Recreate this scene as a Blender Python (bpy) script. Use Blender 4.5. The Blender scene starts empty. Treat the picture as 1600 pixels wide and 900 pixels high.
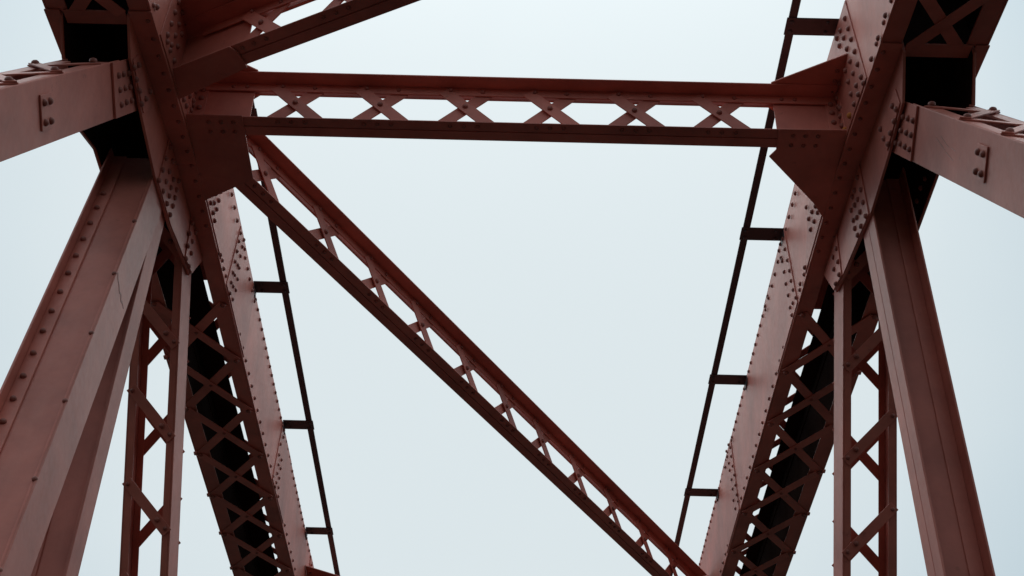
import bpy, bmesh, math, random
from mathutils import Vector, Matrix
random.seed(7)
scene = bpy.context.scene

# ------------------------------------------------------------------ camera
EYE = 1.6                      # camera height above the deck (m)
cam_d = bpy.data.cameras.new('camera')
cam = bpy.data.objects.new('camera', cam_d)
scene.collection.objects.link(cam)
cam_d.sensor_width = 36.0
cam_d.lens = 47.888
cam_d.clip_start = 0.05
cam_d.clip_end = 20000
right = Vector((0.99970247, -0.01292224, 0.02068781))
upv = Vector((-0.02420362, -0.63073034, 0.77562453))
fwd = Vector((-0.00302562, 0.77589448, 0.63085545))
R3 = Matrix((right, upv, -fwd)).transposed()
cam.matrix_world = Matrix.Translation((0, 0, EYE)) @ R3.to_4x4()
scene.camera = cam

# ------------------------------------------------------------------ overcast sky
SUN_EL, SUN_AZ = math.radians(66), math.radians(-6)      # azimuth from +Y towards +X
sun_dir = Vector((math.sin(SUN_AZ) * math.cos(SUN_EL), math.cos(SUN_AZ) * math.cos(SUN_EL), math.sin(SUN_EL)))
world = bpy.data.worlds.new('World')
scene.world = world
world.use_nodes = True
nt = world.node_tree
nt.nodes.clear()
N = nt.nodes.new
out = N('ShaderNodeOutputWorld')
bg_sky = N('ShaderNodeBackground'); bg_sky.inputs['Strength'].default_value = 0.05
sky = N('ShaderNodeTexSky'); sky.sky_type = 'NISHITA'; sky.sun_disc = False
sky.sun_elevation = SUN_EL; sky.sun_rotation = SUN_AZ
sky.dust_density = 4.0; sky.air_density = 1.2
nt.links.new(sky.outputs[0], bg_sky.inputs['Color'])
# cloud deck: pale blue grey, brighter round the view axis and towards the zenith, softly mottled
geo = N('ShaderNodeNewGeometry')
dot = N('ShaderNodeVectorMath'); dot.operation = 'DOT_PRODUCT'
neg = N('ShaderNodeVectorMath'); neg.operation = 'SCALE'; neg.inputs['Scale'].default_value = -1.0
nt.links.new(geo.outputs['Incoming'], neg.inputs[0])
nt.links.new(neg.outputs[0], dot.inputs[0])
GLOW = Vector((-0.02, math.cos(math.radians(40)), math.sin(math.radians(40)))).normalized()
dot.inputs[1].default_value = GLOW
mr = N('ShaderNodeMapRange'); mr.interpolation_type = 'SMOOTHERSTEP'
mr.inputs['From Min'].default_value = 0.86; mr.inputs['From Max'].default_value = 0.99
nt.links.new(dot.outputs['Value'], mr.inputs['Value'])
noi = N('ShaderNodeTexNoise'); noi.inputs['Scale'].default_value = 3.0
noi.inputs['Detail'].default_value = 4.0; noi.inputs['Roughness'].default_value = 0.5
nt.links.new(neg.outputs[0], noi.inputs['Vector'])
nsub = N('ShaderNodeMath'); nsub.operation = 'MULTIPLY_ADD'
nsub.inputs[1].default_value = 0.6; nsub.inputs[2].default_value = -0.28
nt.links.new(noi.outputs['Fac'], nsub.inputs[0])
nadd = N('ShaderNodeMath'); nadd.operation = 'ADD'; nadd.use_clamp = True
nt.links.new(mr.outputs[0], nadd.inputs[0]); nt.links.new(nsub.outputs[0], nadd.inputs[1])
ramp = N('ShaderNodeValToRGB')
ramp.color_ramp.elements[0].color = (0.53, 0.655, 0.725, 1)
ramp.color_ramp.elements[1].color = (0.755, 0.84, 0.87, 1)
nt.links.new(nadd.outputs[0], ramp.inputs[0])
# overcast skies grow brighter towards the zenith
sep = N('ShaderNodeSeparateXYZ'); nt.links.new(neg.outputs[0], sep.inputs[0])
zz = N('ShaderNodeMath'); zz.operation = 'MAXIMUM'; zz.inputs[1].default_value = 0.0; nt.links.new(sep.outputs['Z'], zz.inputs[0])
z2 = N('ShaderNodeMath'); z2.operation = 'MULTIPLY'; z2.operation = 'POWER'; z2.inputs[1].default_value = 9.0; nt.links.new(zz.outputs[0], z2.inputs[0])
z3 = N('ShaderNodeMath'); z3.operation = 'MULTIPLY_ADD'; z3.inputs[1].default_value = 1.4; z3.inputs[2].default_value = 0.97
nt.links.new(z2.outputs[0], z3.inputs[0])
bg_cl = N('ShaderNodeBackground')
nt.links.new(z3.outputs[0], bg_cl.inputs['Strength'])
nt.links.new(ramp.outputs[0], bg_cl.inputs['Color'])
mix = N('ShaderNodeMixShader'); mix.inputs[0].default_value = 0.95      # nearly closed cloud cover
nt.links.new(bg_sky.outputs[0], mix.inputs[1]); nt.links.new(bg_cl.outputs[0], mix.inputs[2])
nt.links.new(mix.outputs[0], out.inputs['Surface'])

sun_d = bpy.data.lights.new('sun', 'SUN')
sun_d.energy = 1.5; sun_d.angle = math.radians(70); sun_d.color = (1.0, 0.97, 0.93)
sun = bpy.data.objects.new('sun', sun_d)
scene.collection.objects.link(sun)
sun.rotation_euler = sun_dir.to_track_quat('Z', 'Y').to_euler()

scene.view_settings.view_transform = 'Standard'
scene.view_settings.look = 'None'
scene.view_settings.exposure = 0.0
scene.view_settings.gamma = 1.0
scene.view_settings.use_curve_mapping = False

# ------------------------------------------------------------------ materials
def paint(name, col, rough=0.5, rust=0.35, streak=0.35, spec=0.4):
    m = bpy.data.materials.new(name); m.use_nodes = True
    t = m.node_tree; n = t.nodes; l = t.links
    b = n['Principled BSDF']
    b.inputs['Specular IOR Level'].default_value = spec
    g = n.new('ShaderNodeNewGeometry')
    # broad fading
    n1 = n.new('ShaderNodeTexNoise'); n1.inputs['Scale'].default_value = 1.7
    n1.inputs['Detail'].default_value = 7; n1.inputs['Roughness'].default_value = 0.62
    l.new(g.outputs['Position'], n1.inputs['Vector'])
    # run-off streaks: stretched down the steel
    mp = n.new('ShaderNodeMapping'); mp.inputs['Scale'].default_value = (7, 7, 0.7)
    mp.inputs['Rotation'].default_value = (math.radians(6), 0, 0)
    l.new(g.outputs['Position'], mp.inputs['Vector'])
    n2 = n.new('ShaderNodeTexNoise'); n2.inputs['Scale'].default_value = 1.0
    n2.inputs['Detail'].default_value = 4; n2.inputs['Roughness'].default_value = 0.55
    l.new(mp.outputs[0], n2.inputs['Vector'])
    n3 = n.new('ShaderNodeTexNoise'); n3.inputs['Scale'].default_value = 26
    n3.inputs['Detail'].default_value = 5
    l.new(g.outputs['Position'], n3.inputs['Vector'])
    r1 = n.new('ShaderNodeValToRGB')
    e = r1.color_ramp.elements
    e[0].position = 0.3; e[0].color = tuple(c * 0.74 for c in col) + (1,)
    e[1].position = 0.72; e[1].color = tuple(min(1, c * 1.22 + 0.008) for c in col) + (1,)
    l.new(n1.outputs['Fac'], r1.inputs[0])
    r2 = n.new('ShaderNodeValToRGB')
    r2.color_ramp.elements[0].position = 0.50; r2.color_ramp.elements[0].color = (0, 0, 0, 1)
    r2.color_ramp.elements[1].position = 0.82; r2.color_ramp.elements[1].color = (1, 1, 1, 1)
    l.new(n2.outputs['Fac'], r2.inputs[0])
    k = n.new('ShaderNodeMath'); k.operation = 'MULTIPLY'; k.inputs[1].default_value = streak
    l.new(r2.outputs[0], k.inputs[0])
    mx = n.new('ShaderNodeMixRGB'); mx.inputs['Color2'].default_value = (col[0] * 1.2 + .05, col[1] * 1.5 + .05, col[2] * 1.5 + .055, 1)
    l.new(k.outputs[0], mx.inputs['Fac']); l.new(r1.outputs[0], mx.inputs['Color1'])
    # grime and rust freckles
    r3 = n.new('ShaderNodeValToRGB')
    r3.color_ramp.elements[0].position = 0.63; r3.color_ramp.elements[0].color = (0, 0, 0, 1)
    r3.color_ramp.elements[1].position = 0.74; r3.color_ramp.elements[1].color = (1, 1, 1, 1)
    n4 = n.new('ShaderNodeTexNoise'); n4.inputs['Scale'].default_value = 7
    n4.inputs['Detail'].default_value = 9; n4.inputs['Roughness'].default_value = 0.7
    l.new(g.outputs['Position'], n4.inputs['Vector'])
    l.new(n4.outputs['Fac'], r3.inputs[0])
    k3 = n.new('ShaderNodeMath'); k3.operation = 'MULTIPLY'; k3.inputs[1].default_value = rust
    l.new(r3.outputs[0], k3.inputs[0])
    mx2 = n.new('ShaderNodeMixRGB'); mx2.inputs['Color2'].default_value = (0.085, 0.030, 0.018, 1)
    l.new(k3.outputs[0], mx2.inputs['Fac']); l.new(mx.outputs[0], mx2.inputs['Color1'])
    oi = n.new('ShaderNodeObjectInfo')
    vr = n.new('ShaderNodeMapRange'); vr.inputs['To Min'].default_value = 0.87; vr.inputs['To Max'].default_value = 1.10
    l.new(oi.outputs['Random'], vr.inputs['Value'])
    hs = n.new('ShaderNodeHueSaturation'); l.new(vr.outputs[0], hs.inputs['Value']); l.new(mx2.outputs[0], hs.inputs['Color'])
    l.new(hs.outputs[0], b.inputs['Base Color'])
    rr = n.new('ShaderNodeMapRange'); rr.inputs['To Min'].default_value = rough - .08; rr.inputs['To Max'].default_value = rough + .12
    l.new(n3.outputs['Fac'], rr.inputs['Value']); l.new(rr.outputs[0], b.inputs['Roughness'])
    bp = n.new('ShaderNodeBump'); bp.inputs['Strength'].default_value = 0.3; bp.inputs['Distance'].default_value = 0.005
    ad = n.new('ShaderNodeMath'); ad.operation = 'MULTIPLY_ADD'; ad.inputs[1].default_value = 0.5
    l.new(n3.outputs['Fac'], ad.inputs[0]); l.new(n1.outputs['Fac'], ad.inputs[2])
    l.new(ad.outputs[0], bp.inputs['Height']); l.new(bp.outputs[0], b.inputs['Normal'])
    return m

PAINT = paint('oxide_red_paint', (0.48, 0.135, 0.096), 0.52, rust=0.5, streak=0.2, spec=0.36)
RIVET_SHADE_CRACK = paint('shaded_rivet_and_crack', (0.26, 0.076, 0.054), 0.52, 0.6, 0.1, 0.35)  # red paint darkened for shade on rivet undersides; also the crack colour
BOX_SHADE = paint('painted_inner_shade', (0.028, 0.015, 0.012), 0.95, 0.3, 0.1, 0.0)  # enclosed shade put into the colour: linings, top flanges, angles, diaphragms
RAILP = paint('dark_rail_paint', (0.060, 0.038, 0.040), 0.55, 0.3, 0.15)
RUSTP = paint('orange_rust', (0.50, 0.17, 0.045), 0.9, 0.6, 0.0, 0.1)
SCRATCH = paint('scratched_paint', (0.50, 0.30, 0.27), 0.7, 0.1, 0.0, 0.3)

def simple(name, col, rough, scale=4.0, amt=0.3):
    m = bpy.data.materials.new(name); m.use_nodes = True
    t = m.node_tree; n = t.nodes; l = t.links; b = n['Principled BSDF']
    g = n.new('ShaderNodeNewGeometry'); x = n.new('ShaderNodeTexNoise'); x.inputs['Scale'].default_value = scale
    x.inputs['Detail'].default_value = 8
    l.new(g.outputs['Position'], x.inputs['Vector'])
    r = n.new('ShaderNodeValToRGB')
    r.color_ramp.elements[0].color = tuple(c * (1 - amt) for c in col) + (1,)
    r.color_ramp.elements[1].color = tuple(c * (1 + amt) for c in col) + (1,)
    l.new(x.outputs['Fac'], r.inputs[0]); l.new(r.outputs[0], b.inputs['Base Color'])
    b.inputs['Roughness'].default_value = rough
    return m
ASPHALT = simple('asphalt', (0.030, 0.028, 0.027), 0.9, 9)
WATER = simple('river_water', (0.014, 0.018, 0.017), 0.35, 0.15)
for _m in (ASPHALT, WATER): _m.node_tree.nodes['Principled BSDF'].inputs['Specular IOR Level'].default_value = 0.2

# ------------------------------------------------------------------ helpers
# every coordinate below is in metres measured from the camera's eye; EYE lifts it onto the deck
C = scene.collection
def V(*a): return Vector(a)

def thing(name, label, cat, loc, group=None):
    o = bpy.data.objects.new(name, None); C.objects.link(o)
    o.location = (loc[0], loc[1], loc[2] + EYE); o.empty_display_size = 0.2
    o['label'] = label; o['category'] = cat
    if group: o['group'] = group
    return o

class MB:
    def __init__(s): s.v = []; s.f = []
    def add(s, vs, fs):
        b = len(s.v); s.v += [Vector(v) for v in vs]; s.f += [tuple(i + b for i in f) for f in fs]; return s
    def prism(s, poly, d):
        """poly: list of 3-D points (planar), extruded by the vector d"""
        n = len(poly); d = Vector(d); p = [Vector(q) for q in poly]
        vs = p + [q + d for q in p]
        fs = [tuple(range(n))[::-1], tuple(range(n, 2 * n))] + [(i, (i + 1) % n, n + (i + 1) % n, n + i) for i in range(n)]
        return s.add(vs, fs)
    def px(s, x0, x1, yz):      # plate lying in a plane of constant x
        return s.prism([(x0, y, z) for y, z in yz], (x1 - x0, 0, 0))
    def pz(s, z0, z1, xy):      # plate lying flat
        return s.prism([(x, y, z0) for x, y in xy], (0, 0, z1 - z0))
    def bar(s, p0, p1, side, w, t, ow=0.0, ot=0.0):
        """flat bar p0-p1, width w along 'side', thickness t across, shifted by ow, ot"""
        p0 = Vector(p0); p1 = Vector(p1); a = (p1 - p0).normalized()
        u = Vector(side); u = (u - a * u.dot(a)).normalized(); n = a.cross(u)
        c = [u * (ow - w / 2) + n * (ot - t / 2), u * (ow + w / 2) + n * (ot - t / 2), u * (ow + w / 2) + n * (ot + t / 2), u * (ow - w / 2) + n * (ot + t / 2)]
        return s.add([p0 + q for q in c] + [p1 + q for q in c], [(3, 2, 1, 0), (4, 5, 6, 7)] + [(i, (i + 1) % 4, 4 + (i + 1) % 4, 4 + i) for i in range(4)])

def mesh_of(name, mb, mat, origin=(0, 0, 0), smooth=False):
    me = bpy.data.meshes.new(name)
    o = Vector(origin)
    me.from_pydata([tuple(v - o) for v in mb.v], [], mb.f)
    bm = bmesh.new(); bm.from_mesh(me); bmesh.ops.recalc_face_normals(bm, faces=bm.faces); bm.to_mesh(me); bm.free()
    me.materials.append(mat)
    if smooth:
        for p in me.polygons: p.use_smooth = True
    me.update()
    return me

def part(name, mb, parent, mat=None, bevel=0.003, label=None):
    """one part: mesh object with its vertices in the thing's own space"""
    org = Vector(parent.location) - V(0, 0, EYE)
    me = mesh_of(name, mb, mat or PAINT, org)
    o = bpy.data.objects.new(name, me); C.objects.link(o); o.parent = parent
    if bevel:
        b = o.modifiers.new('bevel', 'BEVEL'); b.width = bevel; b.segments = 2; b.limit_method = 'ANGLE'
    if label: o['label'] = label
    return o

def sub(name, mb, thing_, parent_part, mat=None):
    o = part(name, mb, thing_, mat); o.parent = parent_part; return o

def dome_mesh(name, r, h, mat, seg=10, base=0.3):
    mb = MB(); vs = []; fs = []
    rings = [(1.0, 0.0), (1.0, 0.22), (0.86, 0.62), (0.5, 0.92)]
    for q, z in rings:
        for i in range(seg):
            a = 2 * math.pi * i / seg
            vs.append((r * q * math.cos(a), r * q * math.sin(a), h * z))
    for k in range(len(rings) - 1):
        for i in range(seg):
            j = (i + 1) % seg
            fs.append((k * seg + i, k * seg + j, (k + 1) * seg + j, (k + 1) * seg + i))
    vs.append((0, 0, h)); t = len(vs) - 1; b = (len(rings) - 1) * seg
    for i in range(seg): fs.append((b + i, b + (i + 1) % seg, t))
    mb.add(vs, fs)
    return mesh_of(name, mb, mat, smooth=True)
RIVET = dome_mesh('rivet', 0.0212, 0.022, RIVET_SHADE_CRACK)
BOLT = dome_mesh('bolt', 0.026, 0.024, RIVET_SHADE_CRACK, seg=6)
DARKR = dome_mesh('rail_rivet', 0.017, 0.015, RAILP, seg=8)
RUSTR = dome_mesh('rusty_rivet', 0.0235, 0.026, RUSTP)
ROWR = dome_mesh('row_rivet', 0.0185, 0.017, RIVET_SHADE_CRACK)
STRIPR = dome_mesh('strip_rivet', 0.0195, 0.022, RIVET_SHADE_CRACK)
SMALLR = dome_mesh('small_rivet', 0.017, 0.015, RIVET_SHADE_CRACK, seg=8)

class Rivets:
    """collects the rivets of one thing: the first 300 become parts, the rest one 'stuff' part"""
    def __init__(s, parent): s.p = parent; s.l = []
    def at(s, p, n, mesh=None): s.l.append((Vector(p), Vector(n).normalized(), mesh or RIVET))
    def row(s, p0, p1, pitch, n, mesh=None, jit=0.004):
        p0 = Vector(p0); p1 = Vector(p1); L = (p1 - p0).length; k = max(1, int(round(L / pitch)))
        for i in range(k + 1):
            s.at(p0.lerp(p1, i / k) + (p1 - p0).normalized() * random.uniform(-jit, jit), n, mesh)
    def done(s, limit=290):
        org = Vector(s.p.location) - V(0, 0, EYE)
        s.l.sort(key=lambda r: r[0].length)
        for p, n, me in s.l[:limit]:
            o = bpy.data.objects.new('bolt' if me is BOLT else 'rivet', me); C.objects.link(o); o.parent = s.p
            o.rotation_mode = 'QUATERNION'
            q = n.to_track_quat('Z', 'Y'); o.rotation_quaternion = q
            o.location = p - org
        rest = s.l[limit:]
        if rest:
            mb = MB()
            for p, n, me in rest:
                q = n.to_track_quat('Z', 'Y')
                mb.add([q @ v.co + p for v in me.vertices], [tuple(f.vertices) for f in me.polygons])
            me = mesh_of('rivets', mb, RIVET_SHADE_CRACK, org, smooth=True)
            o = bpy.data.objects.new('rivets', me); C.objects.link(o); o.parent = s.p; o['kind'] = 'stuff'

def struct(name, mb, mat):
    me = mesh_of(name, mb, mat); o = bpy.data.objects.new(name, me); C.objects.link(o)
    o.location = (0, 0, EYE); o['kind'] = 'structure'; return o

# rivet positions on the node plates: (distance along the bridge, height) in metres
RIV_CHORD_R = [ (6.457,7.866),(6.603,7.900),(6.431,7.722),(6.706,7.936),(6.558,7.768),(6.416,7.587),(6.682,7.824),(6.542,7.629),(6.399,7.436),(6.661,7.667),(6.524,7.475),(6.392,7.294),(6.654,7.524),(6.513,7.335),(6.374,7.143),(6.638,7.387),(6.499,7.193),(6.352,7.058),(6.636,7.254),(6.495,7.098),(6.616,7.129),(6.781,7.730),(6.834,7.581),(6.939,7.582),(6.924,7.411),(7.056,7.588),(7.026,7.448),(7.110,7.471),(6.751,7.153),(6.905,7.165),(7.051,7.241),(7.028,7.176),(7.196,7.189),(5.718,7.006),(5.919,7.020),(6.115,7.035),(8.451,7.985),(8.596,7.988),(8.760,7.993),(8.924,7.997),(8.188,7.582),(8.058,7.414),(7.907,7.269),(7.936,7.364),(7.765,7.243),(8.179,7.447),(8.042,7.296),(8.174,7.327),(9.079,8.020),(9.194,8.056),(9.276,8.050),(9.062,7.883),(9.370,7.997),(9.210,7.869),(9.031,7.729),(9.235,7.931),(9.367,7.997),(9.212,7.887),(9.035,7.733),(9.539,7.992),(9.194,7.733),(9.006,7.590),(9.704,7.989),(9.189,7.593),(9.006,7.476),(9.897,7.999),(9.163,7.443),(8.977,7.353),(10.068,7.997),(9.049,7.267),(9.159,7.305),(9.134,7.203),(8.508,7.209),(8.711,7.202),(8.926,7.227),(12.366,8.021),(12.572,8.093),(12.727,8.108),(12.491,8.006),(12.724,8.035),(12.485,7.892),(12.651,7.907),(12.454,7.750),(12.893,8.005),(12.646,7.815),(12.408,7.612),(12.590,7.665),(12.401,7.484),(12.576,7.543),(12.380,7.355),(12.585,7.408),(12.333,7.251),(12.525,7.274) ]
RIV_CHORD_L = [ (5.839,7.063),(6.177,7.534),(6.295,7.675),(6.165,7.407),(6.294,7.558),(6.425,7.732),(6.155,7.274),(6.292,7.431),(6.414,7.589),(6.144,7.145),(6.282,7.301),(6.392,7.446),(6.259,7.175),(6.379,7.298),(6.171,7.106),(6.260,7.119),(6.384,7.153),(6.480,7.145),(6.525,7.137),(6.631,7.153),(6.755,7.159),(6.838,7.182),(6.576,7.561),(6.597,7.438),(6.637,7.397),(6.731,7.357),(6.860,7.309),(6.965,7.328),(6.951,7.204),(7.007,7.195),(7.714,7.237),(7.853,7.308),(8.007,7.501),(8.122,7.636),(7.807,7.214),(8.000,7.402),(8.112,7.529),(7.919,7.227),(8.006,7.307),(8.111,7.431),(8.106,7.330),(8.037,7.229),(8.120,7.219),(8.439,7.804),(8.599,7.801),(8.762,7.799),(8.470,7.160),(8.644,7.158),(8.967,7.836),(9.111,7.883),(8.961,7.734),(9.102,7.795),(9.199,7.851),(8.961,7.621),(9.098,7.684),(9.270,7.808),(8.964,7.507),(9.068,7.555),(9.130,7.576),(9.429,7.814),(8.965,7.384),(9.030,7.412),(9.149,7.463),(9.568,7.809),(8.969,7.278),(9.053,7.304),(9.159,7.349),(9.733,7.808),(8.998,7.184),(9.120,7.215),(9.884,7.803),(12.155,7.869),(12.181,7.798),(12.090,7.654),(12.097,7.528),(12.262,7.570),(12.135,7.433),(12.271,7.471),(12.136,7.329),(12.278,7.359),(12.169,7.239),(12.314,7.266),(12.136,7.168),(12.374,7.195) ]
RIV_GUS_R = [ (7.267,7.042),(7.248,6.900),(7.387,7.025),(7.359,6.904),(7.254,6.780),(7.463,7.028),(7.449,6.932),(7.544,6.965),(7.364,6.783),(7.253,6.644),(7.453,6.810),(7.541,6.862),(7.398,6.675),(7.542,6.782),(7.506,6.683) ]
RIV_GUSB_R = [ (8.043,7.155),(8.037,7.011),(8.157,7.025),(8.053,6.890),(8.191,6.929),(8.077,6.778),(8.203,6.790) ]
RIV_GUS_L = [ (7.116,6.920),(7.265,7.037),(7.147,7.070),(7.110,6.798),(7.248,6.916),(7.093,6.678),(7.237,6.803),(7.376,6.958),(7.494,7.056),(7.227,6.698),(7.368,6.866),(7.496,6.965),(7.377,6.791),(7.507,6.893),(7.366,6.704),(7.504,6.808),(7.488,6.705) ]
RIV_GUSB_L = [ (8.003,7.088),(8.004,6.976),(8.134,7.107),(8.118,6.995),(8.037,6.877),(8.156,6.904),(8.056,6.763),(8.169,6.781) ]
RIV_PATCH_R = [ (6.316,6.795),(6.264,6.709),(6.347,6.680),(6.454,6.678),(6.615,6.882),(6.594,6.766),(6.543,6.662) ]
RIV_PATCH_L = [ (6.118,6.778),(6.172,6.865),(6.206,6.758),(6.307,6.759),(6.403,6.733),(6.452,6.837),(6.486,6.947) ]
RIV_E_R = [ (6.283,6.660),(6.215,6.572),(6.143,6.477),(6.369,6.617),(6.295,6.519),(6.226,6.427),(6.501,6.635),(6.440,6.563),(6.370,6.466),(6.308,6.378) ]
RIV_E_L = [ (6.018,6.589),(6.084,6.676),(6.157,6.765),(6.102,6.543),(6.172,6.638),(6.242,6.725),(6.193,6.500),(6.257,6.592),(6.330,6.688) ]
RIV_E2_R = [ (5.391,5.424),(5.333,5.332),(5.467,5.374),(5.406,5.290) ]
RIV_E2_L = [ (5.199,5.453),(5.255,5.525),(5.270,5.403),(5.325,5.476) ]

# ------------------------------------------------------------------ the setting below the camera
# added ring of dark high ground, out of view, blocking the low sky light
BLOCKER_DARK = simple('dark_sky_blocker', (0.030, 0.042, 0.022), 0.95, 0.08, 0.5)
mb = MB(); nseg = 96; rings = [(150, -30.1), (185, -4), (230, 24), (290, 44), (400, 58), (700, 70), (1500, 60), (2900, -30.1)]
vs = []; fs = []
for j, (r, z) in enumerate(rings):
    for i in range(nseg):
        a = 2 * math.pi * i / nseg
        k = 0 if j in (0, len(rings) - 1) else 1
        u = 1 + .10 * math.sin(3 * a + .7) + .06 * math.sin(7 * a + 2 * j) + .03 * random.uniform(-1, 1)
        zz = z + k * (8 * math.sin(5 * a + j) + 3 * random.uniform(-1, 1))
        vs.append((r * u * math.cos(a), r * u * math.sin(a), zz))
for j in range(len(rings) - 1):
    for i in range(nseg):
        q = (i + 1) % nseg
        fs.append((j * nseg + i, j * nseg + q, (j + 1) * nseg + q, (j + 1) * nseg + i))
mb.add(vs, fs); struct('sky_blocker_hills', mb, BLOCKER_DARK)
mb = MB(); mb.pz(-30.2, -30, [(-3000, -3000), (3000, -3000), (3000, 3000), (-3000, 3000)]); struct('river', mb, WATER)
# unseen deck, kept narrow to cut bounce light; dark river far below
mb = MB(); mb.pz(-1.68, -1.6, [(-.75, -30), (.75, -30), (.75, 60), (-.75, 60)]); struct('unseen_narrow_deck', mb, ASPHALT)
for k in range(-4, 9):
    mb = MB(); mb.pz(-2.25, -1.70, [(-2.54, k * 7.2 - .12), (2.54, k * 7.2 - .12), (2.54, k * 7.2 + .12), (-2.54, k * 7.2 + .12)]); struct('floor_beam', mb, PAINT)

H = 7.155                       # underside of the top chords above the eye
YK = 7.4                        # the chords bend here
def zb(y): return H - 0.11 * max(0.0, YK - y)

SIDE = {
 -1: dict(w='left', xi=2.43, xo=3.128, d=0.775, tfw=0.245, ox=0.06, near=5.80, e_top=-0.68, e_bot=-1.047, e_end=8.79,
          pitch=0.80, lac0=13.10, riv_c=RIV_CHORD_L, riv_g=RIV_GUS_L, riv_gb=RIV_GUSB_L, riv_p=RIV_PATCH_L, riv_e=RIV_E_L, riv_e2=RIV_E2_L,
          seam=(6.09, 6.04), spl=[(8.93, 9.9), (12.05, 12.9), (14.97, 15.8)], g_top=[(5.84, 6.98), (6.06, 6.80)],
          rail_x=2.155, rail_z=7.95, rail_y=[5.55, 7.65, 9.836, 12.145, 14.431, 16.7, 19.0]),
 1: dict(w='right', xi=2.37, xo=3.087, d=0.965, tfw=0.170, ox=0.0, near=5.93, e_top=-0.838, e_bot=-1.209, e_end=8.84,
          pitch=0.835, lac0=13.215, riv_c=RIV_CHORD_R, riv_g=RIV_GUS_R, riv_gb=RIV_GUSB_R, riv_p=RIV_PATCH_R, riv_e=RIV_E_R, riv_e2=RIV_E2_R,
          seam=(6.40, 6.30), spl=[(8.99, 9.95), (12.43, 13.3), (15.6, 16.4)], g_top=[(5.97, 6.95), (6.18, 6.68)],
          rail_x=2.035, rail_z=8.10, rail_y=[4.45, 6.725, 9.098, 11.343, 13.581, 15.9, 18.2]),
}
DE = Vector((0, 0.608, 0.794)).normalized(); NE = Vector((0, -DE.z, DE.y))     # near diagonal: along, and out of its upper face
DD = Vector((0, 0.559, -0.829)).normalized(); ND = Vector((0, 0.829, 0.559)).normalized()

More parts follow.
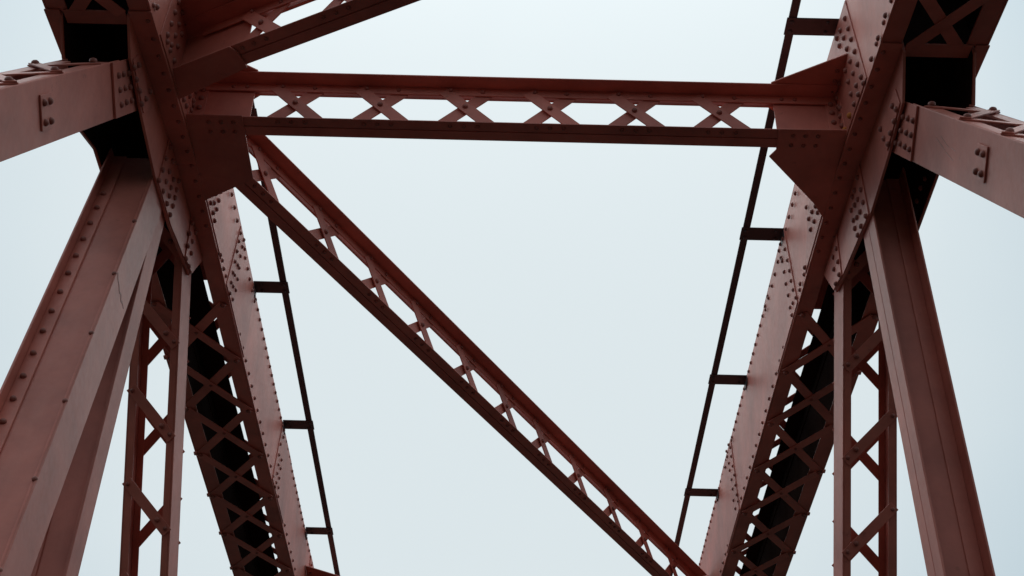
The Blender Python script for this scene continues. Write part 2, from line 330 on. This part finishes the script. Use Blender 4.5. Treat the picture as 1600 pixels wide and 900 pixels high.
def build_chord(s):
    P = SIDE[s]; w = P['w']
    xi, xo, d = s * P['xi'], s * P['xo'], P['d']
    T = thing('top_chord', {
        -1: 'red box girder with lattice underside, on the left behind the cracked leaning post',
        1: 'red box girder with lattice underside, on the right beside the wide smooth post'}[s],
        'girder', (xi, 7.0, H), 'riveted top chords of the truss bridge')
    Y0, Y1 = 1.0, 24.0
    def zt(y): return zb(y) + d
    segs = [(Y0, YK), (YK, Y1)]
    def webp(x0, x1, za, zc):
        m = MB()
        ys = [Y0, YK, Y1]
        m.px(x0, x1, [(Y0, zb(Y0) + za), (YK, zb(YK) + za), (Y1, zb(Y1) + za), (Y1, zt(Y1) + zc), (YK, zt(YK) + zc), (Y0, zt(Y0) + zc)])
        return m
    t = 0.014
    part('side_plate', webp(xi, xi + s * t, 0.0, 0.0), T)
    part('side_plate', webp(xo, xo - s * t, 0.0, 0.0), T)
    for xx, sg in ((xi, s), (xo, -s)):       # shade inside the box, painted as near-black sheets
        part('shade_lining', webp(xx + sg * (t + .0005), xx + sg * (t + .0025), .132, -.132), T, BOX_SHADE, 0)
    fw = 0.145
    for x_in, sg in ((xi, s), (xo, -s)):
        for top in (0, 1):
            for a, b in (segs if top or x_in == xi else ((Y0, P['near'] + .02), (8.35, Y1))):
                m = MB()
                za, zc = (zt(a) - .016, zt(b) - .016) if top else (zb(a) + .001, zb(b) + .001)
                x0 = x_in + sg * (t + .001); x1 = x_in + sg * (P['tfw'] if top else fw)
                m.prism([(x0, a, za), (x1, a, za), (x1, b, zc), (x0, b, zc)], (0, 0, .015))
                part('flange', m, T, BOX_SHADE if top else PAINT)  # top flanges carry the painted box shade
            # vertical leg of the corner angle, inside the box
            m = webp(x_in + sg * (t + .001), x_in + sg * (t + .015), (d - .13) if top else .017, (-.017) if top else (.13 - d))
            part('corner_angle', m, T, BOX_SHADE)
    # double lacing, underside and top
    R = Rivets(T)
    xa, xb = xi + s * .055, xo - s * .055
    def cell(ya, yb, flip):
        for top in (0, 1):
            zo = (lambda y: zt(y) + .005) if top else (lambda y: zb(y) - .006)
            e = 1 if top else -1
            m = MB(); m.bar((xa, ya, zo(ya)), (xb, yb, zo(yb)), (1, 0, 0), .088, .010); part('lacing_bar', m, T, PAINT, .002)
            m = MB(); m.bar((xa, yb, zo(yb) + e * .011), (xb, ya, zo(ya) + e * .011), (1, 0, 0), .088, .010); part('lacing_bar', m, T, PAINT, .002)
        yc = (ya + yb) / 2
        R.at((.5 * (xa + xb), yc, zb(yc) - .020), (0, 0, -1), SMALLR)
    p = P['pitch']; ys = [P['lac0'] + k * p for k in range(-20, 14)]
    ys = [y for y in ys if 8.5 < y < 23.8]
    for y in ys[:-1]: cell(y, y + p, 0)
    for y in ys:
        R.at((xa, y, zb(y) - .020), (0, 0, -1), BOLT)
        R.at((xb, y, zb(y) - .020), (0, 0, -1), BOLT)
    # the outer bolts also clamp a small lug standing out past the chord edge
    for y in ys:
        m = MB(); m.bar((xo - s * .03, y - .02, zb(y) - .018), (xo + s * .006, y - .02, zb(y) - .018), (0, 1, 0), .05, .018)
        part('lug', m, T, PAINT, .004)
    n0 = 5.335 if s == 1 else 5.20
    ye = P['near'] + .02; fr = (ye - n0) / .82       # the last cell is cut off by the stay plate
    for q, r, off in ((xa, xb, .006), (xb, xa, .017)):
        m = MB(); m.bar((q, n0, zb(n0) - off), (q + (r - q) * fr, ye, zb(ye) - off), (1, 0, 0), .088, .010); part('lacing_bar', m, T, PAINT, .002)
    for k in range(0, 4):
        cell(n0 - (k + 1) * .82, n0 - k * .82, 0)
        R.at((xa, n0 - k * .82, zb(n0 - k * .82) - .020), (0, 0, -1), BOLT)
        R.at((xb, n0 - k * .82, zb(n0 - k * .82) - .020), (0, 0, -1), BOLT)
    # stay plates at the node: side strips with the gussets between them, and the cross piece at the near end
    g0, g1 = P['near'], 8.37
    gi, go = s * (2.52 + P['ox']), s * (3.0 + P['ox'] * .5)
    for x0, x1 in ((xi - s * .004, gi), (go, xo + s * .004)):
        for a, b in ((g0, YK), (YK, g1)):
            m = MB(); m.prism([(x0, a, zb(a) - .016), (x1, a, zb(a) - .016), (x1, b, zb(b) - .016), (x0, b, zb(b) - .016)], (0, 0, .014))
            part('stay_plate', m, T, PAINT)
    m = MB(); a, b = g0, g0 + .12
    m.prism([(gi + s * .022, a, zb(a) - .015), (go - s * .022, a, zb(a) - .015), (go - s * .022, b, zb(b) - .015), (gi + s * .022, b, zb(b) - .015)], (0, 0, .013))
    part('stay_plate', m, T, PAINT)
    # cover plate over the node and cross diaphragms: the box is closed there
    for a, b in ((g0 - .5, 6.98), (7.0 if s == 1 else 7.03, 10.2 if s == 1 else 9.75)):
        m = MB()
        bb = min(b, YK)
        m.prism([(xi, a, zt(a) + .001), (xo, a, zt(a) + .001), (xo, bb, zt(bb) + .001), (xi, bb, zt(bb) + .001)], (0, 0, .012))
        if b > YK: m.prism([(xi, YK, H + d + .001), (xo, YK, H + d + .001), (xo, b, H + d + .001), (xi, b, H + d + .001)], (0, 0, .012))
        part('cover_plate', m, T)
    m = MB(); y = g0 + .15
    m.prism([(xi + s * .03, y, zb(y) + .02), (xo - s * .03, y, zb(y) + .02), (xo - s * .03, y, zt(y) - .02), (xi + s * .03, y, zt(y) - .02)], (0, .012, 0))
    part('diaphragm', m, T, BOX_SHADE)
    # gusset on the chord's inner face, and the splice plates beyond it
    sy0, sy1 = P['seam']
    m = MB(); tp = .009
    m.px(xi - s * tp, xi - s * .0005, [(sy1, zb(sy1) + .02), (YK, H + .02), (8.55, H + .02), (8.22, H + .36), (7.4, H + .62), (7.3, zt(7.3) - .01), (sy0, zt(sy0) - .01)])
    part('gusset_overlay', m, T)
    for a, b in P['spl']:
        m = MB(); m.px(xi - s * tp, xi - s * .0005, [(a - .07, H + .015), (b, H + .015), (b - .05, H + d - .015), (a + .03, H + d - .015)])
        part('splice_plate', m, T)
    ns = (-s, 0, 0); xr = xi - s * .0095; xw = xi - s * .0005
    for y, z in P['riv_c']:
        R.at((xr, y, z), ns, RUSTR if (y, z) in ((6.751, 7.153), (6.905, 7.165), (7.110, 7.471)) else (ROWR if y > 8.9 else None))
    busy = [(sy1 - .1, 9.7), (P['spl'][1][0] - .1, P['spl'][1][0] + .62)]
    def free(y, lo=None): return not any(a < y < b for a, b in busy)
    y = 2.0
    while y < 20:
        if y < sy1 - .15 or (8.5 < y and not (P['spl'][0][0] - .05 < y < P['spl'][0][0] + .55) and not (P['spl'][1][0] - .05 < y < P['spl'][1][0] + .75)):
            R.at((xw, y, zb(y) + .055), ns, ROWR)
        y += .2
    y = 2.05
    while y < 20:
        if y < sy1 - .15 or y > 9.75: R.at((xw, y, zt(y) - .05), ns, ROWR)
        y += .152
    for a, b in P['spl'][2:]:
        for i in range(4):
            for j in range(4 - i): R.at((xr, a + .08 + i * .12, zt(a) - .12 - j * .16 - i * .05), ns)
    # rivets on the flange undersides, beside the gusset
    for y in [g0 + .08 + k * .17 for k in range(14)]:
        R.at((xi + s * .035, y, zb(y) - .016), (0, 0, -1), SMALLR)
    R.done()

def build_gusset(s):
    P = SIDE[s]; ox = P['ox']
    T = thing('gusset_plate', {
        -1: 'riveted gusset plate hanging under the left chord beside the cracked post',
        1: 'riveted gusset plate hanging under the right chord beside the smooth post'}[s],
        'gusset plate', (s * 2.52, 7.0, 6.65), 'hanging gusset plates')
    (a0, b0), (a1, b1) = P['g_top']
    x0 = s * (2.52 + ox)
    if s > 0: low = [(6.609, 6.637), (7.19, 6.612), (8.034, 6.737), (8.32, 6.803)]
    else:     low = [(6.511, 6.727), (7.088, 6.660), (7.584, 6.678), (8.047, 6.765), (8.32, 6.812)]
    poly = [(a0, zb(a0) + .10), (a0, b0), (a1, b1)] + low + [(8.56, H), (8.56, H + .1), (YK, H + .1)]
    m = MB(); m.px(x0, x0 + s * .020, poly); part('plate', m, T)
    ys0 = 7.205 if s > 0 else 7.10
    # overlapping node plates with their edges showing as dark seams
    m = MB(); m.px(x0 - s * .010, x0 - s * .0005, [(ys0, low[1][1] + .008)] + [(y - .006, z + .006) for y, z in low[2:]] + [(8.52, 7.14), (ys0, 7.115)]); part('node_plate', m, T)
    m = MB(); m.px(x0 - s * .020, x0 - s * .0105, [(low[-2][0] + .012, low[-2][1] + .012), (low[-1][0] - .012, low[-1][1] + .010), (8.505, 7.135), (7.985, 7.13)]); part('node_plate', m, T)
    if s > 0: pp = [(6.19, 6.80), (6.10, 6.655), (6.62, 6.66), (6.72, 6.69), (6.72, 6.90)]
    else:     pp = [(6.085, 6.83), (6.09, 6.81), (6.50, 6.745), (6.63, 6.93), (6.14, 6.93)]
    if s > 0: pp = [(6.20, 6.70), (6.60, 6.655), (6.68, 6.93), (6.22, 6.86)]
    m = MB(); m.px(x0 - s * .010, x0 - s * .0005, pp); part('patch_plate', m, T)
    R = Rivets(T); ns = (-s, 0, 0)
    for y, z in P['riv_g']: R.at((x0 - s * .010, y, z), ns)
    for y, z in P['riv_gb']: R.at((x0 - s * .020, y, z), ns)
    for y, z in P['riv_p']: R.at((x0 - s * .010, y, z), ns)
    R.done()
    # outer gusset
    T = thing('gusset_plate', {
        -1: 'dark outer gusset plate behind the rivet plate of the left near diagonal',
        1: 'dark outer gusset plate behind the rivet plate of the right near diagonal'}[s],
        'gusset plate', (s * 3.0, 7.0, 6.8), 'hanging gusset plates')
    xo = s * (2.985 + ox * .6)
    m = MB(); m.px(xo, xo + s * .02, [(a0, zb(a0) + .10), (a0, b0), (a1, b1), (6.55, 6.66), (6.95, 6.83), (7.60, 6.83), (8.2, 6.95), (8.56, H), (8.56, H + .1), (YK, H + .1)])
    part('plate', m, T)
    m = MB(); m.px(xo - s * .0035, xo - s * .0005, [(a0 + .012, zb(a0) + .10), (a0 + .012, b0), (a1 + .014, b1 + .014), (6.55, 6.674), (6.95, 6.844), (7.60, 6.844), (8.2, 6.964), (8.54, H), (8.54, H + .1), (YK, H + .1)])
    part('shade_lining', m, T, BOX_SHADE, 0)  # dark sheet painting the shade between the gussets
    R = Rivets(T)
    for k in range(10): R.at((xo - s * .0035, 7.2 + k * .12, 6.98 + .02 * (k % 2)), (-s, 0, 0))
    R.done()

def build_near_diagonal(s):
    """heavy laced box running from the node down towards the camera"""
    P = SIDE[s]; ox = P['ox']
    T = thing('near_diagonal', {
        -1: 'heavy smooth red box beam with laced top leaving the frame at the left edge',
        1: 'heavy smooth red box beam with laced top and pale scratches at the right edge'}[s],
        'beam', (s * 2.57, 1.2, -1.3), 'near diagonals of the truss')
    xi, xo = s * (2.570 + ox), s * (2.955 + ox * .5)
    def pt(x, t, n): return V(x, 0, 0) + DE * t + NE * n
    t0, t1 = -.9, 9.0
    nt_, nb = P['e_top'], P['e_bot']; w = nt_ - nb; nm = (nt_ + nb) / 2
    for x in (xi, xo):
        sg = s if x == xi else -s
        m = MB(); m.bar(pt(x + sg * .008, t0, nm), pt(x + sg * .008, t1, nm), NE, w, .014); part('web', m, T, None, .006)
        for nn, e in ((nt_, -1), (nb, 1)):
            m = MB(); m.bar(pt(x + sg * .0565, t0, nn + e * .008), pt(x + sg * .0565, 8.80, nn + e * .008), (1, 0, 0), .080, .0155); part('flange', m, T)
    # connection plate with three rows of rivets
    m = MB(); te = P['e_end']
    m.prism([pt(xi - s * .016, te, nt_ - .004), pt(xi - s * .016, 9.32, nt_ - .004), pt(xi - s * .016, 9.32, nb + .004), pt(xi - s * .016, te + (.03 if s > 0 else .02), nb + .004)], (s * .0155, 0, 0))
    part('connection_plate', m, T)
    m = MB(); tc = 7.54
    m.prism([pt(xi - s * .011, tc - .088, nm + .10), pt(xi - s * .011, tc + .088, nm + .10), pt(xi - s * .011, tc + .088, nm - .10), pt(xi - s * .011, tc - .088, nm - .10)], (s * .0105, 0, 0))
    part('stitch_plate', m, T)
    R = Rivets(T)
    for y, z in P['riv_e']: R.at((xi - s * .016, y, z), (-s, 0, 0))
    for i in (-1, 1):
        for j in (-1, 1): R.at(pt(xi - s * .011, tc + i * .045, nm + j * .055), (-s, 0, 0))
    if s > 0:      # pale scratches across the web
        m = MB()
        for (ta, ha), (tb_, hb) in (((8.42, .03), (8.23, -.02)), ((8.33, .05), (8.16, .005)), ((8.20, -.03), (8.05, -.06)), ((8.10, .01), (8.02, .0))):
            m.bar(pt(xi - .0006, ta, nm + ha), pt(xi - .0006, tb_, nm + hb), NE, .0035, .0008)
        part('scratch', m, T, SCRATCH, 0)
    # lacing over the upper and the lower face: bars climb from each inner bolt to the outer flange and back
    p = .715; tb = 8.722 - (0.14 if s < 0 else 0)
    for k in range(0, 13):
        t = tb - k * p
        A = pt(xi + s * .045, t, nt_ + .006); B = pt(xo - s * .045, t - .28, nt_ + .006); D = pt(xi + s * .045, t - p, nt_ + .006)
        for q, r, off in ((A, B, 0), (B, D, .0105)):
            a = (r - q).normalized()
            m = MB(); m.bar(q - a * .035 + NE * off, r + a * .035 + NE * off, DE, .068, .010); part('lacing_bar', m, T, None, .002)
        R.at(A + NE * .012, NE, BOLT); R.at(B + NE * .012, NE, BOLT)
        A2, B2, D2 = [v - NE * (w - .030) for v in (A, B, D)]
        for q, r in ((A2, B2), (B2, D2)):
            a = (r - q).normalized()
            m = MB(); m.bar(q - a * .02, r + a * .02, DE, .068, .010); part('lacing_bar', m, T, None, .002)
    R.done()

def build_far_diagonal(s):
    """slender laced pair of channels from the gusset tip down and away"""
    P = SIDE[s]; ox = P['ox']
    T = thing('laced_diagonal', {
        -1: 'slender laced pair of channels hanging between the cracked post and the left chord',
        1: 'slender laced pair of channels hanging between the smooth post and the right chord'}[s],
        'brace', (s * 2.6, 13.4, -1.3), 'laced far diagonals')
    xi, xo = s * (2.545 + ox), s * (2.962 + ox * .3)
    def pt(x, t, n): return V(x, 0, 0) + DD * t + ND * n
    n0, n1 = (10.56, 10.86)
    t0, t1 = -1.35, 8.9
    nm = (n0 + n1) / 2
    for x in (xi, xo):
        sg = s if x == xi else -s
        m = MB(); m.bar(pt(x + sg * .006, t0, nm), pt(x + sg * .006, t1, nm), ND, n1 - n0, .012); part('web', m, T)
        for nn, e in ((n0, 1), (n1, -1)):
            m = MB(); m.bar(pt(x + sg * .0385, t0, nn + e * .006), pt(x + sg * .0385, t1, nn + e * .006), (1, 0, 0), .052, .012); part('flange', m, T, PAINT)
    R = Rivets(T); p = .715
    for k in range(-3, 12):
        t = k * p + (-.05 if s < 0 else 0)
        a, b = pt(xo - s * .02, t - .055, n0 - .006), pt(xi + s * .02, t + .335, n0 - .006)
        m = MB(); m.bar(a, b, DD, .082, .010); part('lacing_bar', m, T, PAINT, .002)
        R.at(pt(xo - s * .036, t - .03, n0 - .012), -ND, SMALLR); R.at(pt(xi + s * .10, t + .235, n0 - .012), -ND); R.at(pt(xi + s * .036, t + .30, n0 - .012), -ND, SMALLR)
        tc = k * p + .984 - .715 + (-.05 if s < 0 else 0)
        for q, off in ((1, 0), (-1, .0105)):
            m = MB(); m.bar(pt(xi + s * .02, tc - q * .20, n1 + .006 + off), pt(xo - s * .02, tc + q * .20, n1 + .006 + off), DD, .082, .010); part('lacing_bar', m, T, PAINT, .002)
    R.done()

def build_post(s):
    P = SIDE[s]
    T = thing('vertical_post', {
        -1: 'red post with a narrow pale flange, half hidden behind the wide cracked post',
        1: 'wide smooth red vertical post with a pale seamed flange below the right node'}[s],
        'post', (s * 2.7, 7.35, -1.3), 'vertical posts of the truss')
    z0, z1 = -1.35, 7.1
    def box(x0, x1, y0, y1): m = MB(); m.px(x0, x1, [(y0, z0), (y1, z0), (y1, z1), (y0, z1)]); return m
    if s > 0:
        xi, y0, y1, xo = 2.541, 7.205, 7.495, 2.845
    else:
        xi, y0, y1, xo = -2.612, 7.335, 7.546, -2.93
    ym = (y0 + y1) / 2
    # two angles back to back form the inner flange, with a seam between them
    if s > 0:
        part('flange', box(xi, xi + s * .013, y0, ym - .003), T); part('flange', box(xi, xi + s * .013, ym + .003, y1), T)
    else:
        part('flange', box(xi, xi + s * .013, y0, y1), T)
    part('web', box(xi + s * .0135, xo - s * .0135, ym - .006, ym + .006), T)
    for ya, yb in ((ym - .019, ym - .0065), (ym + .0065, ym + .019)):
        part('corner_angle', box(xi + s * .0135, xi + s * .05, ya, yb), T)
        part('corner_angle', box(xo - s * .0135, xo - s * .105, ya, yb), T)
    part('flange', box(xo, xo - s * .013, y0, ym - .003), T); part('flange', box(xo, xo - s * .013, ym + .003, y1), T)
    R = Rivets(T)
    R.done()

def build_leaning_post():
    T = thing('leaning_post', 'wide red post with a rivet row and a dark crack in its paint', 'post', (-2.0, 4.8, -1.3))
    dr = V(-.051, .313, 1.0)
    def pt(x, y, z, zz): return V(x, y, z) + dr * ((zz - z) / 1.0)
    zr = 6.64
    z0, z1 = -1.35, 6.98
    def box(x0, x1, y0, y1):
        m = MB(); c = [(x0, y0), (x1, y0), (x1, y1), (x0, y1)]
        m.prism([pt(x, y, zr, z0) for x, y in c], dr * (z1 - z0)); return m
    xi, xo, y0, y1 = -2.600, -2.990, 7.053, 7.395
    part('flange', box(xi, xi - .014, y0, y1), T, None, .005)
    part('web', box(xi - .0145, xo + .046, y0 + .020, y0 + .032), T)
    part('edge_angle', box(xi - .0145, xi - .030, y0 + .006, y0 + .0195), T)
    part('rivet_strip', box(xo + .135, xo + .045, y0 + .006, y0 + .0195), T)
    part('outer_leg', box(xo + .030, xo + .0445, y0 - .075, y0 + .032), T)
    part('flange', box(xo + .030, xo + .0445, y0 + .033, y1), T)
    R = Rivets(T); n = V(0, -1, .313)
    zz = 6.63
    zs = [6.444, 6.258, 6.06, 5.866, 5.669, 5.47, 5.268, 5.066, 4.866, 4.654, 4.444, 4.245, 4.054]
    zs += [4.054 - .2 * k for k in range(1, 26)]
    for z in zs:
        R.at(pt(xo + .085, y0 + .005, zr, z), n, STRIPR)
    for k in range(12):
        R.at(pt(xi - .0145, y0 + .005, zr, 6.1 - k * .62), n, SMALLR)
    R.done()
    # flaked crack in the paint of the pale flange: short dark chips
    pts = [(5.505, .012), (5.468, .055), (5.458, .10), (5.425, .14), (5.442, .175), (5.402, .205), (5.418, .24), (5.40, .285)]
    m = MB()
    for (za, ya), (zc, yc) in zip(pts[:-1], pts[1:]):
        w = random.uniform(.006, .013)
        m.bar(pt(xi + .0012, y0 + ya, zr, za), pt(xi + .0012, y0 + yc, zr, zc), (0, 0, 1), w * 1.3, .0016)
    part('paint_crack', m, T, RIVET_SHADE_CRACK, 0)

# ------------------------------------------------------------------ bracing between the trusses
def brace(T, c0, c1, ts, z0=7.155, z1=7.593, sign=1, ph=.105, droop=None):
    """double-laced strut: c0-c1 is the centre line at the underside; ts = crossing positions along it"""
    c0 = Vector(c0); c1 = Vector(c1); a = (c1 - c0).normalized()
    up = V(0, 0, 1); up = (up - a * up.dot(a)).normalized()
    n = a.cross(up); n = -n if n.y > 0 else n          # n: towards the camera side
    hgt = z1 - z0
    def P3(t, h, o): return c0 + a * t + up * h + n * o
    L = (c1 - c0).length
    def box(o0, o1, h0, h1):
        m = MB(); m.prism([P3(0, h0, o0), P3(0, h0, o1), P3(0, h1, o1), P3(0, h1, o0)], a * L); return m
    # lower pair
    part('bottom_angle', box(.092, .004, 0, .010), T, PAINT); part('bottom_angle', box(-.092, -.004, 0, .010), T, PAINT)
    part('bottom_leg', box(.012, .001, .0105, .088), T); part('bottom_leg', box(-.012, -.001, .0105, .088), T)
    # upper pair
    part('top_angle', box(.142, .0145, hgt - .011, hgt), T, PAINT); part('top_angle', box(-.088, -.0145, hgt - .011, hgt), T, PAINT)
    part('top_leg', box(.026, .0140, hgt - .086, hgt - .0115), T); part('top_leg', box(-.026, -.0140, hgt - .086, hgt - .0115), T)
    R = Rivets(T)
    hc = 7.378 - 7.155
    for t in ts:
        b0, b1 = P3(t - sign * .165, hc + .165, .0315), P3(t + sign * .19, hc - .19, .0295)
        m = MB(); m.bar(b0, b1, up, .0933, .010); part('lacing_bar', m, T, None, .002)
        b0, b1 = P3(t + sign * .165, hc + .165, .007), P3(t - sign * .19, hc - .19, .007)
        m = MB(); m.bar(b0, b1, up, .0933, .010); part('lacing_bar', m, T, None, .002)
        R.at(P3(t, hc, .0345), n)
        R.at(P3(t - sign * .112, hc + .168, .0365), n, SMALLR); R.at(P3(t + sign * .125, hc + .168, .0262), n, SMALLR)
        for q in (-.10, .0, .10): R.at(P3(t + q, 0, .05), -up, SMALLR)
    R.done()
    return P3

def end_plates(T, s, yc, flatten=False):
    """web, top and bottom connection plates where a cross strut meets a chord"""
    P = SIDE[s]; xi = s * P['xi']; xe = s * 1.885 if s > 0 else -1.985
    dy = yc - 7.0
    e = xi - s * .002
    m = MB(); m.prism([(xe, yc - .004, 7.18), (e, yc - .004, 7.18), (e, yc - .004, 7.59), (xe, yc - .004, 7.59)], (0, .012, 0)); 
    part('web_plate', m, T)
    m = MB(); m.pz(7.594, 7.606, [(xe - s * .03, 6.855 + dy), (e, 6.555 + dy), (e, 7.45 + dy), (xe - s * .03, 7.095 + dy)]); part('top_plate', m, T, PAINT)
    if s > 0: xy = [(1.872, 6.892), (e, 6.885), (e, 7.83), (2.26, 7.66), (1.845, 7.175), (1.885, 7.105)]
    else:     xy = [(-2.012, 6.885), (e, 6.885), (e, 7.80), (-2.30, 7.72), (-2.02, 7.55)]
    m = MB(); m.pz(7.141, 7.1535, [(x, y + dy) for x, y in xy]); part('bottom_plate', m, T, PAINT)
    # connection angle riveted to the chord face
    m = MB(); m.prism([(e, yc - .010, 7.18), (e, yc - .09, 7.18), (e, yc - .09, 7.58), (e, yc - .010, 7.58)], (-s * .012, 0, 0)); part('connection_angle', m, T)
    m = MB(); m.prism([(e - s * .013, yc - .0045, 7.18), (e - s * .10, yc - .0045, 7.18), (e - s * .10, yc - .0045, 7.58), (e - s * .013, yc - .0045, 7.58)], (0, -.011, 0)); part('connection_angle', m, T)
    R = Rivets(T)
    for z in (7.25, 7.35, 7.45, 7.54):
        R.at((e - s * .012, yc - .055, z), (-s, 0, 0)); R.at((e - s * .06, yc - .016, z - .03), (0, -1, 0))
    for x in (.10, .19, .28):
        R.at((xe + s * x, yc - .048, 7.141), (0, 0, -1), SMALLR); R.at((xe + s * x, yc + .048, 7.141), (0, 0, -1), SMALLR)
    for x in (.06, .16): R.at((xe + s * x, yc - .026, 7.545), (0, -1, 0), SMALLR)
    for k in range(6): R.at((e - s * .05, yc - .28 + k * .1, 7.594), (0, 0, -1), SMALLR)
    R.done()

def strut(yc, label, ts):
    T = thing('cross_strut', label, 'strut', (-1.9, yc, H), 'cross struts between the trusses')
    P3 = brace(T, (-2.40, yc, H), (2.35, yc, H), ts)
    end_plates(T, -1, yc); end_plates(T, 1, yc)

def laterals():
    T = thing('lateral_brace', 'long laced diagonal brace falling from the left node to the lower right corner', 'brace', (-2.35, 7.18, H), 'lateral braces between the trusses')
    a = V(.5203, .854, 0); c = V(-.614, 10.045, H)
    ts = [-2.689 - .74] + [-2.689, -1.90, -1.172, -.467, .2815, 1.0007, 1.698, 2.445, 3.217, 3.982, 4.72]
    c0 = c - a * 3.20; c1 = c + a * 5.45
    brace(T, c0 + V(0, 0, .001), c1 + V(0, 0, .001), [t + 3.20 for t in ts if -3.1 < t < 5.3])
    a2 = V(1.895, -1, -.11).normalized()
    T = thing('lateral_brace', 'laced brace rising from the left node to the top edge above the horizontal strut', 'brace', (-1.9, 6.27, 7.1), 'lateral braces between the trusses')
    c = V(-1.915, 6.275, 7.12)
    c0 = c - a2 * .42; c1 = c + a2 * 4.6
    brace(T, c0, c1, [.42 + .128 + .666 * k for k in range(7)])
    e = -2.43 + .002
    m = MB(); m.prism([(e, 6.415, 7.10), (-1.998, 6.198, 7.10), (-1.945, 6.25, 7.10), (-1.90, 6.385, 7.10), (e, 6.70, 7.10)], (0, 0, .012)); part('bottom_plate', m, T, PAINT)
    m = MB(); m.prism([(e, 6.15, 7.572), (-2.2, 6.14, 7.572), (-1.80, 6.05, 7.572), (-1.85, 6.35, 7.572), (e, 6.70, 7.572)], (0, 0, .012)); part('top_plate', m, T, PAINT)
    up = V(0, 0, 1); n = a2.cross(up).normalized()
    c0s = V(e, 0, 0) + V(0, c.y + (e - c.x) * a2.y / a2.x, 7.13 + (e - c.x) * a2.z / a2.x)
    c1s = c + a2 * .02
    m = MB(); m.prism([(e, c0s.y, 7.125), (c1s.x, c1s.y, 7.125), (c1s.x, c1s.y, 7.545), (e, c0s.y, 7.56)], (0.003, .011, 0)); part('web_plate', m, T)

def rail(s):
    P = SIDE[s]
    T = thing('inspection_rail', {-1: 'thin dark rail on brackets beside the left chord', 1: 'thin dark rail on brackets beside the right chord'}[s], 'rail', (s * P['rail_x'], 7, P['rail_z']), 'inspection rails')
    x, z = s * P['rail_x'], P['rail_z']
    m = MB(); m.bar((x, 1.0, z), (x, 24, z), (1, 0, 0), .064, .016); part('rail_bar', m, T, RAILP)
    R = Rivets(T)
    for y in P['rail_y']:
        xe = s * P['xi']
        over = y < 7.3                        # on the falling panel the bracket lies on top of the chord
        m = MB(); m.bar((x - s * .045, y, z - .013), (xe + (s * .10 if over else -s * .003), y, z - .013), (0, 1, 0), .165, .010)
        b = part('bracket', m, T, RAILP)
        m = MB()
        if over: m.px(xe + s * .02, xe + s * .08, [(y - .06, H + P['d'] - .11 * (YK - y) + .013), (y + .06, H + P['d'] - .11 * (YK - y) + .013), (y + .06, z - .019), (y - .06, z - .019)])
        else: m.px(xe - s * .012, xe - s * .003, [(y - .075, z - .09), (y + .075, z - .09), (y + .075, z - .019), (y - .075, z - .019)])
        sub('bracket_lug', m, T, b, RAILP)
        for q in (-.045, .045): R.at((x, y + q, z - .019), (0, 0, -1), DARKR)
        for q in (-.045, .045): R.at((xe - s * .07, y + q, z - .019), (0, 0, -1), DARKR)
    R.done()

def bottom_chord(s):
    T = thing('bottom_chord', {-1: 'riveted bottom chord beam below the left truss, over the river', 1: 'riveted bottom chord beam below the right truss, over the river'}[s], 'girder', (s * 2.75, 0, -1.75))
    m = MB(); m.px(s * 2.55, s * 2.565, [(-30, -2.0), (60, -2.0), (60, -1.36), (-30, -1.36)]); part('side_plate', m, T)
    m = MB(); m.px(s * 3.0, s * 2.985, [(-30, -2.0), (60, -2.0), (60, -1.36), (-30, -1.36)]); part('side_plate', m, T)
    m = MB(); m.pz(-2.02, -2.001, [(s * 2.5, -30), (s * 3.05, -30), (s * 3.05, 60), (s * 2.5, 60)]); part('cover_plate', m, T)

for s in (-1, 1):
    build_chord(s); build_gusset(s); build_near_diagonal(s); build_far_diagonal(s); build_post(s); rail(s); bottom_chord(s)
build_leaning_post()
strut(7.0, 'horizontal laced strut joining the left and right nodes across the top', [x + 2.40 for x in (-1.664, -1.037, -.409, .218, .842, 1.468)])
strut(15.11, 'cross strut whose end plates just show at the bottom edge of the photo', [x + 2.40 for x in (-1.664, -1.037, -.409, .218, .842, 1.468)])
laterals()
